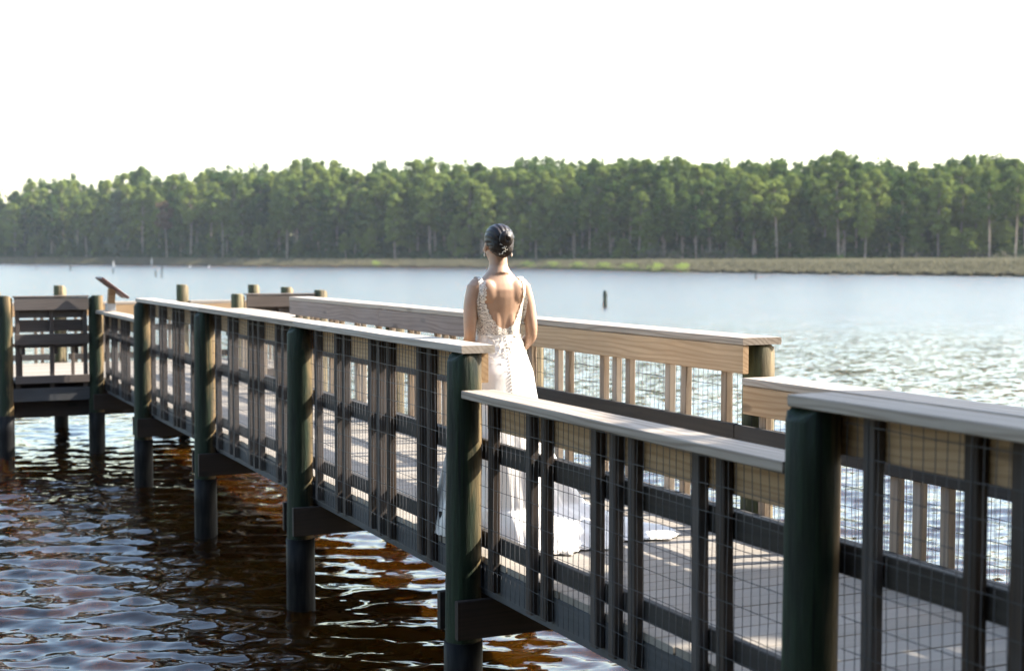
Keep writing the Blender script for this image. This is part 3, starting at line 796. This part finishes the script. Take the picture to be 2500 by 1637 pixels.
# ------------------------------------------------------------------ the bride
def ring(z, hx, hy, cx=0, cy=0, n=28, p=2.2):
    o = []
    for k in range(n):
        a = 2*math.pi*k/n; c, s = math.cos(a), math.sin(a)
        o.append(Vector((cx+hx*math.copysign(abs(c)**(2/p), c), cy+hy*math.copysign(abs(s)**(2/p), s), z)))
    return o
def loft(bm, rings):
    vs = [[bm.verts.new(v) for v in r] for r in rings]
    n = len(vs[0])
    for a, b in zip(vs[:-1], vs[1:]):
        for k in range(n): bm.faces.new((a[k], a[(k+1) % n], b[(k+1) % n], b[k]))
    bm.faces.new(vs[0][::-1]); bm.faces.new(vs[-1])
def limb(bm, pts, rads, n=14, sub=4, sq=1.0):
    P, Q = [], []
    m = len(pts)
    for i in range(m-1):
        p0, p1, p2, p3 = pts[max(i-1, 0)], pts[i], pts[i+1], pts[min(i+2, m-1)]
        for k in range(sub):
            t = k/sub
            P.append(.5*((2*p1)+(p2-p0)*t+(2*p0-5*p1+4*p2-p3)*t*t+(3*p1-p0-3*p2+p3)*t**3)); Q.append(rads[i]*(1-t)+rads[i+1]*t)
    P.append(pts[-1]); Q.append(rads[-1])
    rg = []
    u = None
    for i, p in enumerate(P):
        d = (P[min(i+1, len(P)-1)]-P[max(i-1, 0)]).normalized()
        if u is None: u = d.cross(Vector((0, 1, .2))).normalized()
        u = (u-d*u.dot(d)).normalized(); v = d.cross(u)
        rg.append([p+(u*math.cos(6.2832*k/n)*sq+v*math.sin(6.2832*k/n))*Q[i] for k in range(n)])
    loft(bm, rg)
def ell(bm, c, r, rot=None):
    m = Matrix.Translation(c) @ (rot or Matrix()) @ Matrix.Diagonal((*r, 1))
    bmesh.ops.create_icosphere(bm, subdivisions=3, radius=1, matrix=m)
def fuse(bm, vox, smooth=4, fac=.5):
    me = bpy.data.meshes.new('tmp'); bm.to_mesh(me); bm.free()
    o = bpy.data.objects.new('tmp', me); col.objects.link(o)
    md = o.modifiers.new('r', 'REMESH'); md.mode = 'VOXEL'; md.voxel_size = vox
    dg = bpy.context.evaluated_depsgraph_get()
    m2 = bpy.data.meshes.new_from_object(o.evaluated_get(dg))
    bpy.data.objects.remove(o); bpy.data.meshes.remove(me)
    b2 = bmesh.new(); b2.from_mesh(m2)
    for _ in range(smooth): bmesh.ops.smooth_vert(b2, verts=b2.verts, factor=fac, use_axis_x=True, use_axis_y=True, use_axis_z=True)
    b2.to_mesh(m2); b2.free()
    m2.polygons.foreach_set('use_smooth', [True]*len(m2.polygons))
    return m2

def skin_mat():
    m, nt, bs = newmat('skin')
    tc = N(nt, 'TexCoord'); n = N(nt, 'TexNoise', i_Scale=11.0, i_Detail=4.0); nt.links.new(tc.outputs['Object'], n.inputs['Vector'])
    r = ramp(nt, [(.3, (.36, .215, .135)), (.7, (.43, .265, .175))], n.outputs['Fac'])
    nt.links.new(r.outputs[0], bs.inputs['Base Color']); bs.inputs['Roughness'].default_value = .48
    bs.inputs['Subsurface Weight'].default_value = .15; bs.inputs['Subsurface Radius'].default_value = (.012, .005, .003); bs.inputs['Subsurface Scale'].default_value = 1
    n2 = N(nt, 'TexNoise', i_Scale=300.0, i_Detail=2.0); nt.links.new(tc.outputs['Object'], n2.inputs['Vector'])
    bp = N(nt, 'Bump', i_Strength=.06, i_Distance=.001); nt.links.new(n2.outputs['Fac'], bp.inputs['Height']); nt.links.new(bp.outputs[0], bs.inputs['Normal'])
    return m
M_SKIN = skin_mat()
def hair_mat():
    m, nt, bs = newmat('hair_dark_brown')
    tc = N(nt, 'TexCoord'); mp = N(nt, 'Mapping'); mp.inputs['Scale'].default_value = (240, 30, 16); nt.links.new(tc.outputs['Object'], mp.inputs['Vector'])
    n = N(nt, 'TexNoise', i_Scale=1.0, i_Detail=4.0, i_Distortion=.6); nt.links.new(mp.outputs[0], n.inputs['Vector'])
    r = ramp(nt, [(.3, (.004, .003, .003)), (.75, (.030, .017, .012))], n.outputs['Fac'])
    nt.links.new(r.outputs[0], bs.inputs['Base Color']); bs.inputs['Roughness'].default_value = .4
    bs.inputs['Specular IOR Level'].default_value = .32
    bp = N(nt, 'Bump', i_Strength=.6, i_Distance=.004); nt.links.new(n.outputs['Fac'], bp.inputs['Height']); nt.links.new(bp.outputs[0], bs.inputs['Normal'])
    return m
M_HAIR = hair_mat()
def satin_mat():
    m, nt, bs = newmat('ivory_satin')
    bs.inputs['Base Color'].default_value = (.74, .70, .65, 1); bs.inputs['Roughness'].default_value = .42
    bs.inputs['Sheen Weight'].default_value = .25; bs.inputs['Specular IOR Level'].default_value = .35
    tc = N(nt, 'TexCoord'); n = N(nt, 'TexNoise', i_Scale=7.0, i_Detail=4.0, i_Distortion=1.0); nt.links.new(tc.outputs['Object'], n.inputs['Vector'])
    bp = N(nt, 'Bump', i_Strength=.25, i_Distance=.02); nt.links.new(n.outputs['Fac'], bp.inputs['Height']); nt.links.new(bp.outputs[0], bs.inputs['Normal'])
    return m
M_SATIN = satin_mat()
def lace_mat(name, cover):
    m, nt, bs = newmat(name); out = nt.nodes['Material Output']
    tc = N(nt, 'TexCoord')
    nz = N(nt, 'TexNoise', i_Scale=26.0, i_Detail=2.0); nt.links.new(tc.outputs['Object'], nz.inputs['Vector'])
    sc_ = N(nt, 'VectorMath', operation='SCALE'); sc_.inputs['Scale'].default_value = .055
    nt.links.new(nz.outputs['Color'], sc_.inputs[0]); ad = N(nt, 'VectorMath', operation='ADD'); nt.links.new(tc.outputs['Object'], ad.inputs[0]); nt.links.new(sc_.outputs[0], ad.inputs[1])
    vo = N(nt, 'TexVoronoi', feature='DISTANCE_TO_EDGE', i_Scale=62.0); nt.links.new(ad.outputs[0], vo.inputs['Vector'])
    wv = N(nt, 'TexWave', wave_type='RINGS', i_Scale=20.0, i_Distortion=14.0, i_Detail=2.0); nt.links.new(ad.outputs[0], wv.inputs['Vector'])
    f1 = ramp(nt, [(.05, (1, 1, 1)), (.12, (0, 0, 0))], vo.outputs['Distance']); f2 = ramp(nt, [(.45, (0, 0, 0)), (.6, (1, 1, 1))], wv.outputs['Fac'])
    f = math_(nt, 'MAXIMUM', f1.outputs[0], f2.outputs[0])
    fc = math_(nt, 'MULTIPLY_ADD', f, 1-cover, cover)
    bs.inputs['Base Color'].default_value = (.72, .66, .58, 1); bs.inputs['Roughness'].default_value = .6
    tr = N(nt, 'BsdfTransparent'); mx = N(nt, 'MixShader'); nt.links.new(fc, mx.inputs[0]); nt.links.new(tr.outputs[0], mx.inputs[1]); nt.links.new(bs.outputs[0], mx.inputs[2])
    nt.links.new(mx.outputs[0], out.inputs[0])
    bp = N(nt, 'Bump', i_Strength=.8, i_Distance=.006); nt.links.new(f, bp.inputs['Height']); nt.links.new(bp.outputs[0], bs.inputs['Normal'])
    return m
M_LACE = lace_mat('lace_bodice', .42); M_LACE_T = lace_mat('lace_train_edge', .6)
M_PEARL = simple('pearl', (.78, .72, .62), .22); M_GOLD = simple('gold_wire', (.7, .5, .25), .3, 1.0)
M_EYE = simple('eye', (.7, .7, .68), .15); M_IRIS = simple('iris', (.03, .018, .01), .15); M_LIP = simple('lips', (.42, .13, .11), .4)

BX, BY = .49, 7.30
BODY_YAW = -R(1)
HEAD_TURN = -R(4)
def make_bride():
    root = empty('person', (BX, BY, 0), BODY_YAW)
    tag(root, 'bride seen from behind in a low backed ivory lace gown, dark hair pinned up', 'person')
    TOR = [(.60, .165, .12, 0, -.015), (.78, .185, .135, 0, -.02), (.88, .178, .128, 0, -.02), (.97, .145, .105, 0, -.008), (1.065, .120, .088, 0, .0),
           (1.13, .124, .090, 0, .002), (1.21, .136, .096, 0, .0), (1.29, .143, .100, 0, -.006), (1.33, .142, .094, 0, -.012), (1.362, .128, .080, 0, -.014), (1.388, .105, .068, 0, -.014),
           (1.412, .082, .058, 0, -.014), (1.435, .062, .053, 0, -.012), (1.46, .051, .051, 0, -.006)]
    bm = bmesh.new()
    loft(bm, [ring(z, hx, hy, cx, cy) for z, hx, hy, cx, cy in TOR])
    # shoulder blades, bust, buttocks, spine hollow comes from the two blades and back muscles
    for s in (-1, 1):
        ell(bm, (s*.075, -.070, 1.315), (.052, .034, .070), Matrix.Rotation(s*.25, 4, 'Y'))
        ell(bm, (s*.040, -.070, 1.17), (.034, .024, .12))
        ell(bm, (s*.068, .075, 1.255), (.062, .052, .062))
        ell(bm, (s*.072, -.065, .87), (.08, .05, .08))
        ell(bm, (s*.128, -.012, 1.350), (.046, .046, .046))
        # legs and feet
        limb(bm, [Vector((s*.09, 0, .72)), Vector((s*.09, .01, .47)), Vector((s*.085, -.015, .28)), Vector((s*.08, -.03, .10))], [.088, .058, .052, .034])
        limb(bm, [Vector((s*.08, -.05, .085)), Vector((s*.085, .03, .06)), Vector((s*.09, .11, .02))], [.032, .034, .018])
    # arms: left hangs a little out, hands meet in front of the hips
    for s, el, wr in ((-1, Vector((-.178, -.030, 1.085)), Vector((-.150, .115, .93))), (1, Vector((.180, -.045, 1.085)), Vector((.140, .115, .93)))):
        sh = Vector((s*.139, -.012, 1.350))
        limb(bm, [sh, sh*.55+el*.45+Vector((s*.012, 0, 0)), el, el*.62+wr*.38, wr], [.046, .041, .033, .035, .0235], sub=5)
        hand = Vector((s*.075, .215, .885)); kn = Vector((s*.035, .25, .868))
        limb(bm, [wr, (wr+hand)/2, hand, kn], [.0235, .030, .034, .030], sq=.55)
    # neck and head (turned towards her left)
    hr = Matrix.Translation((0, -.004, 0)) @ Matrix.Rotation(HEAD_TURN, 4, 'Z')
    limb(bm, [Vector((0, -.016, 1.41)), Vector((0, -.008, 1.455)), Vector((0, .003, 1.53))], [.066, .051, .050], n=18)
    def hp(x, y, z): return hr @ Vector((x, y, z))
    def hell(x, y, z, r, rot=None): ell(bm, hp(x, y, z), r, Matrix.Rotation(HEAD_TURN, 4, 'Z') @ (rot or Matrix()))
    hell(0, -.006, 1.597, (.073, .088, .082)); hell(0, .045, 1.565, (.060, .050, .075)); hell(0, .062, 1.505, (.040, .036, .034)); hell(0, .035, 1.525, (.056, .052, .045))
    hell(0, .092, 1.482+.012, (.018, .016, .016))
    hell(0, .102, 1.560, (.011, .020, .022)); hell(0, .108, 1.545, (.013, .012, .010))
    for s in (-1, 1):
        hell(s*.074, -.002, 1.562, (.008, .018, .032), Matrix.Rotation(.25, 4, 'X'))
        hell(s*.040, .075, 1.548, (.024, .022, .022))
    body_me = fuse(bm, .0058, 3, .5); body_me.materials.append(M_SKIN)
    body = obj('body', body_me, root)
    # fingers: four unequal fingers and a thumb for each hand, folded over each other
    for s in (-1, 1):
        hb = bmesh.new()
        for k in range(4):
            b = Vector((s*(.052-.004*k), .262-.006*k, .895-.017*k)); ln = [.9, 1.05, 1.0, .8][k]
            limb(hb, [b+Vector((s*.02, -.02, 0)), b, b+Vector((-s*.030*ln, .010, -.008)), b+Vector((-s*.055*ln, -.006, -.016)), b+Vector((-s*.068*ln, -.022, -.02))], [.0085, .0085, .008, .0072, .006], n=8, sub=2)
        t = Vector((s*.085, .225, .905)); limb(hb, [t, t+Vector((-s*.02, .025, .012)), t+Vector((-s*.045, .045, .010)), t+Vector((-s*.06, .05, .004))], [.012, .0105, .0095, .007], n=8, sub=2)
        fme = fuse(hb, .0035, 1); fme.materials.append(M_SKIN); obj('fingers', fme, body)
    # face details
    for s in (-1, 1):
        for nm, r, off, mt in (('eye', .0115, 0, M_EYE), ('iris', .006, .0075, M_IRIS)):
            eb = bmesh.new(); ell(eb, hp(s*.031, .0825+off, 1.577), (r, r, r)); em = bpy.data.meshes.new(nm); eb.to_mesh(em); eb.free(); em.materials.append(mt); obj(nm, em, body)
    lb = bmesh.new(); ell(lb, hp(0, .0985, 1.521), (.021, .008, .0075), Matrix.Rotation(HEAD_TURN, 4, 'Z')); lm = bpy.data.meshes.new('lips'); lb.to_mesh(lm); lb.free(); lm.materials.append(M_LIP); obj('lips', lm, body)

    # hair: smooth pinned shell and low knot
    hb = bmesh.new(); HR = Matrix.Rotation(HEAD_TURN, 4, 'Z')
    ell(hb, hp(0, -.016, 1.606), (.0815, .090, .083), HR)
    ell(hb, hp(0, -.050, 1.572), (.070, .060, .062), HR)
    ell(hb, hp(.006, -.068, 1.553), (.054, .046, .050), HR)
    ell(hb, hp(0, .026, 1.642), (.058, .055, .042), HR)
    hm = fuse(hb, .0055, 4)
    b3 = bmesh.new(); b3.from_mesh(hm)
    inv = hr.inverted()
    kill = [f for f in b3.faces if (lambda q: (q.y > .048 and q.z < 1.652) or (q.y > -.012 and q.z < 1.560) or (abs(q.x) > .045 and q.y > .012 and q.z < 1.60))(inv @ f.calc_center_median())]
    bmesh.ops.delete(b3, geom=kill, context='FACES')
    for v in b3.verts:       # combed strands as shallow ridges
        q = inv @ v.co; a = math.atan2(q.x, q.z-1.54)
        v.co += v.normal*(.0018*math.sin(a*30+4*q.y/.09)+.0011*math.sin(a*71+q.y*60))
    b3.to_mesh(hm); b3.free(); hm.materials.append(M_HAIR)
    hair = obj('hair', hm, root)
    sv, sf = [], []
    for i in range(71):      # coiled knot
        t = i/70; a = t*2*math.pi*2.3; r = .031*(1-.62*t)
        sv.append(hp(.010+r*math.cos(a), -.106-.018*t-.0015*math.sin(a*3), 1.603+r*1.15*math.sin(a)))
    kb = bmesh.new(); limb(kb, sv[::5], [.0165-.005*k/14 for k in range(15)], n=10, sub=5)
    ell(kb, hp(.010, -.098, 1.603), (.031, .02, .035), HR)
    km = fuse(kb, .003, 1); km.materials.append(M_HAIR); obj('bun', km, hair)
    # fly-away strands
    wv_, wf_ = [], []; rr = random.Random(5)
    for _ in range(16):
        a = rr.uniform(-.4, 2.2); st = hp(.075*math.cos(a)*.9, -.05, 1.53+.04*rr.random()) if rr.random() < .6 else hp(rr.uniform(-.05, .06), -.03, 1.688)
        dv = Vector((rr.uniform(-.02, .04), rr.uniform(-.03, .01), rr.uniform(-.02, .02)))
        tube_pts(wv_, wf_, [st, st+dv*.5+Vector((0, 0, .004)), st+dv+Vector((0, 0, -.004))], [.0005, .0004, .0002], 3)
    obj('stray_hair', mesh_of('stray_hair', wv_, wf_, M_HAIR), hair)
    # pearl comb under the knot
    pv = bmesh.new(); rr = random.Random(9)
    for k in range(34):
        t = rr.random(); x = -.006+rr.gauss(0, .011)*(1-.3*t) - .02*(t > .9); z = 1.577-.052*t
        if k < 3: x, z = -.030+.007*k, 1.520+.002*k
        q = inv.to_3x3()
        y = -.121+.010*abs(z-1.553)/.03 + rr.uniform(-.003, .003)
        ell(pv, hp(x, y, z), (rr.uniform(.0019, .0031),)*3)
    pm = bpy.data.meshes.new('hair_comb'); pv.to_mesh(pm); pv.free(); pm.materials.append(M_PEARL); obj('hair_comb', pm, hair)
    for s in (-1, 1):
        eb = bmesh.new(); ell(eb, hp(s*.079, .0, 1.518), (.0045, .0045, .009)); ell(eb, hp(s*.079, .0, 1.533), (.0018, .0018, .008))
        em = bpy.data.meshes.new('earring'); eb.to_mesh(em); eb.free(); em.materials.append(M_PEARL); obj('earring', em, root)

    # ---- gown: skirt with train
    nA, nT = 220, 90
    tipw = Vector((.80, -.66)); 
    def loc_dir(vx, vy):     # world direction -> angle in the bride's frame
        c, s = math.cos(-BODY_YAW), math.sin(-BODY_YAW); return math.atan2(vx*s+vy*c, vx*c-vy*s)
    a_tip = loc_dir(.80, -.60); a_mid = loc_dir(.42, -.85); a_near = loc_dir(.05, -.95)
    TR = sorted([(a_tip, 1.02), (a_mid, .86), (a_near, .86)])
    def wrapd(a, b): return abs((a-b+math.pi) % (2*math.pi)-math.pi)
    def train(a):
        base = .37
        t = 0
        for aa, l, wd in ((a_tip, .63, .36), (a_mid, .44, .50), (a_near, .42, .36)):
            t = max(t, l*math.exp(-(wrapd(a, aa)/wd)**2))
        return base + t
    V, F = [], []
    for j in range(nT+1):
        t = j/nT
        for k in range(nA):
            a = 2*math.pi*k/nA
            ca, sa = math.cos(a), math.sin(a)
            R1 = train(a)*(1+.020*math.sin(a*41)+.014*math.sin(a*67+1))      # scalloped lace hem
            ext = R1-.37
            if t < .62:
                u = t/.62                                   # waist to knee/ankle
                z = 1.085-(1.085-.16)*u
                hx = np.interp(z, [.0, .16, .35, .60, .78, .88, .97, 1.065, 1.2], [.37, .348, .305, .245, .213, .197, .160, .127, .14])
                hy = np.interp(z, [.0, .16, .35, .60, .78, .88, .97, 1.065, 1.2], [.35, .335, .295, .228, .185, .165, .128, .094, .1])
                r = 1/math.sqrt((ca/hx)**2+(sa/hy)**2)
                drag = max(0, (.62-z))/.46; r += ext*.22*max(0, drag)**2
                fold = max(0, (.95-z)/.95)
                r += fold*.016*math.sin(a*9+1.3+.8*math.sin(a*2))+fold**2*.013*math.sin(a*17+z*1.5)
                cy = -.012*(1-u)
            else:
                u = (t-.62)/.38
                r0 = 1/math.sqrt((ca/.348)**2+(sa/.335)**2)+ext*.22+.83*.016*math.sin(a*9+1.3+.8*math.sin(a*2))+.69*.013*math.sin(a*17+.24)
                r = r0+(R1-r0)*(1-(1-u)**1.5)
                flat = min(1, ext/.35)
                z = .16*(1-u)**(1.3+1.2*flat)+.010
                z += flat*(.013*math.sin(a*13+u*3)+.014*math.sin(a*7+5*u+1)+.006*math.sin(a*23-6*u)+.028)*math.sin(math.pi*min(1, u*1.02))**.8*(1-.35*u)
                z = max(z, .006+.004*(1-u)); cy = 0
            V.append((r*ca, cy+r*sa, z))
    for j in range(nT):
        for k in range(nA):
            q = (k+1) % nA; F.append((j*nA+k, j*nA+q, (j+1)*nA+q, (j+1)*nA+k))
    me = mesh_of('dress', V, F, M_SATIN, True); me.materials.append(M_LACE_T)
    lim = int(nT*.95)
    for p in me.polygons:
        if p.index//nA >= lim and train(2*math.pi*(p.index % nA)/nA) > .62: p.material_index = 1
    dress = obj('dress', me, root)
    # ---- bodice: shell lifted off the body with a deep scooped back
    b4 = bmesh.new(); b4.from_mesh(body_me)
    def inside(c):
        if not 1.02 < c.z < 1.425: return False
        hx = np.interp(c.z, [q[0] for q in TOR], [q[1] for q in TOR]); hy = np.interp(c.z, [q[0] for q in TOR], [q[2] for q in TOR])
        lim = .137 if c.z > 1.325 else .137+(1.325-c.z)*.30 if c.z > 1.26 else .2
        if abs(c.x) > lim: return False
        if c.z < 1.27 and (c.x/hx)**2+((c.y-(.02 if c.y > 0 else 0))/(hy+.05))**2 > 1.32: return False
        sc_ = .0028*math.sin(c.z*210)+.0012*math.sin(c.z*330+c.x*90)      # scalloped edge
        if c.y < 0 or c.z > 1.40:
            wz = .106*max(0, min(1, (c.z-1.118)/.155))**.45
            if c.z > 1.118 and abs(c.x) < wz+sc_: return False
        else:
            wz = .100*max(0, min(1, (c.z-1.24)/.13))
            if c.z > 1.24 and abs(c.x) < wz+sc_: return False
        return True
    bmesh.ops.subdivide_edges(b4, edges=[e for e in b4.edges if 1.0 < e.verts[0].co.z < 1.44 and abs(e.verts[0].co.x) < .19], cuts=1, use_grid_fill=True)
    b4.normal_update()
    kill = [f for f in b4.faces if not inside(f.calc_center_median())]
    bmesh.ops.delete(b4, geom=kill, context='FACES')
    bmesh.ops.delete(b4, geom=[v for v in b4.verts if not v.link_faces], context='VERTS')
    for v in b4.verts: v.co += v.normal*.0065
    bme = bpy.data.meshes.new('bodice'); b4.to_mesh(bme); b4.free(); bme.materials.clear(); bme.materials.append(M_LACE)
    bme.polygons.foreach_set('use_smooth', [True]*len(bme.polygons))
    obj('bodice', bme, dress)
    # lace motifs spilling from the waist on to the skirt's back
    lv, lf = [], []; rr = random.Random(14)
    def skirt_pt(a, z, off=.004):
        hx = np.interp(z, [.60, .78, .88, .97, 1.065, 1.2], [.255, .215, .197, .160, .127, .14]); hy = np.interp(z, [.60, .78, .88, .97, 1.065, 1.2], [.235, .185, .165, .128, .094, .1])
        ca, sa = math.cos(a), math.sin(a); r = 1/math.sqrt((ca/hx)**2+(sa/hy)**2)
        fold = max(0, (.95-z)/.95); r += fold*.016*math.sin(a*9+1.3+.8*math.sin(a*2))+fold**2*.013*math.sin(a*17+z*1.5)
        u = (1.085-z)/.925
        return Vector(((r+off)*ca, -.012*(1-u)+(r+off)*sa, z))
    for _ in range(120):     # short curled cords
        a = -math.pi/2+rr.gauss(0, .75); z = 1.075-abs(rr.gauss(0, .055)) - .05*math.exp(-((a+math.pi/2)/.35)**2)*rr.random()
        L = rr.uniform(.02, .045); w0 = rr.uniform(0, 6.28); cur = rr.uniform(-3.2, 3.2); pts = []
        aa, zz = a, z
        for i in range(6):
            pts.append(skirt_pt(aa, min(1.085, zz))); d = w0+cur*i/5; aa += math.cos(d)*L/5/.13; zz += math.sin(d)*L/5
        tube_pts(lv, lf, pts, [.0006, .0011, .0014, .0014, .0011, .0006], 4)
    lm = mesh_of('lace_motif', lv, lf, simple('lace_cord', (.72, .66, .58), .6), True); obj('lace_motif', lm, dress)['kind'] = 'stuff'
    # covered buttons down the centre back
    bb = bmesh.new(); ell(bb, (0, 0, 0), (.0040, .0040, .0040)); bt = bpy.data.meshes.new('button'); bb.to_mesh(bt); bb.free(); bt.materials.append(M_SATIN_B); bt.polygons.foreach_set('use_smooth', [True]*len(bt.polygons))
    for i in range(27):
        z = 1.075-i*.0185; o = obj('button', bt, dress); o.location = skirt_pt(-math.pi/2, z, .003)
    ob = obj('button', bt, dress); ob.location = (0, -.103, 1.10)
M_SATIN_B = simple('button_satin', (.52, .46, .40), .4)
make_bride()

# ------------------------------------------------------------------ air
def haze():
    m = bpy.data.materials.new('haze'); m.use_nodes = True; nt = m.node_tree
    nt.nodes.remove(nt.nodes['Principled BSDF'])
    v = N(nt, 'VolumePrincipled'); v.inputs['Color'].default_value = (.80, .88, 1.0, 1); v.inputs['Density'].default_value = .0001; v.inputs['Anisotropy'].default_value = .2
    nt.links.new(v.outputs[0], nt.nodes['Material Output'].inputs['Volume'])
    a, b = (-1300, -900, -4), (1300, 1300, 36)
    V = [(x, y, z) for x in (a[0], b[0]) for y in (a[1], b[1]) for z in (a[2], b[2])]
    F = [(0, 1, 3, 2), (4, 6, 7, 5), (0, 4, 5, 1), (2, 3, 7, 6), (0, 2, 6, 4), (1, 5, 7, 3)]
    o = obj('haze', mesh_of('haze', V, F, m)); tag(o, 'thin summer haze over the lake', 'haze', kind='stuff')
haze()
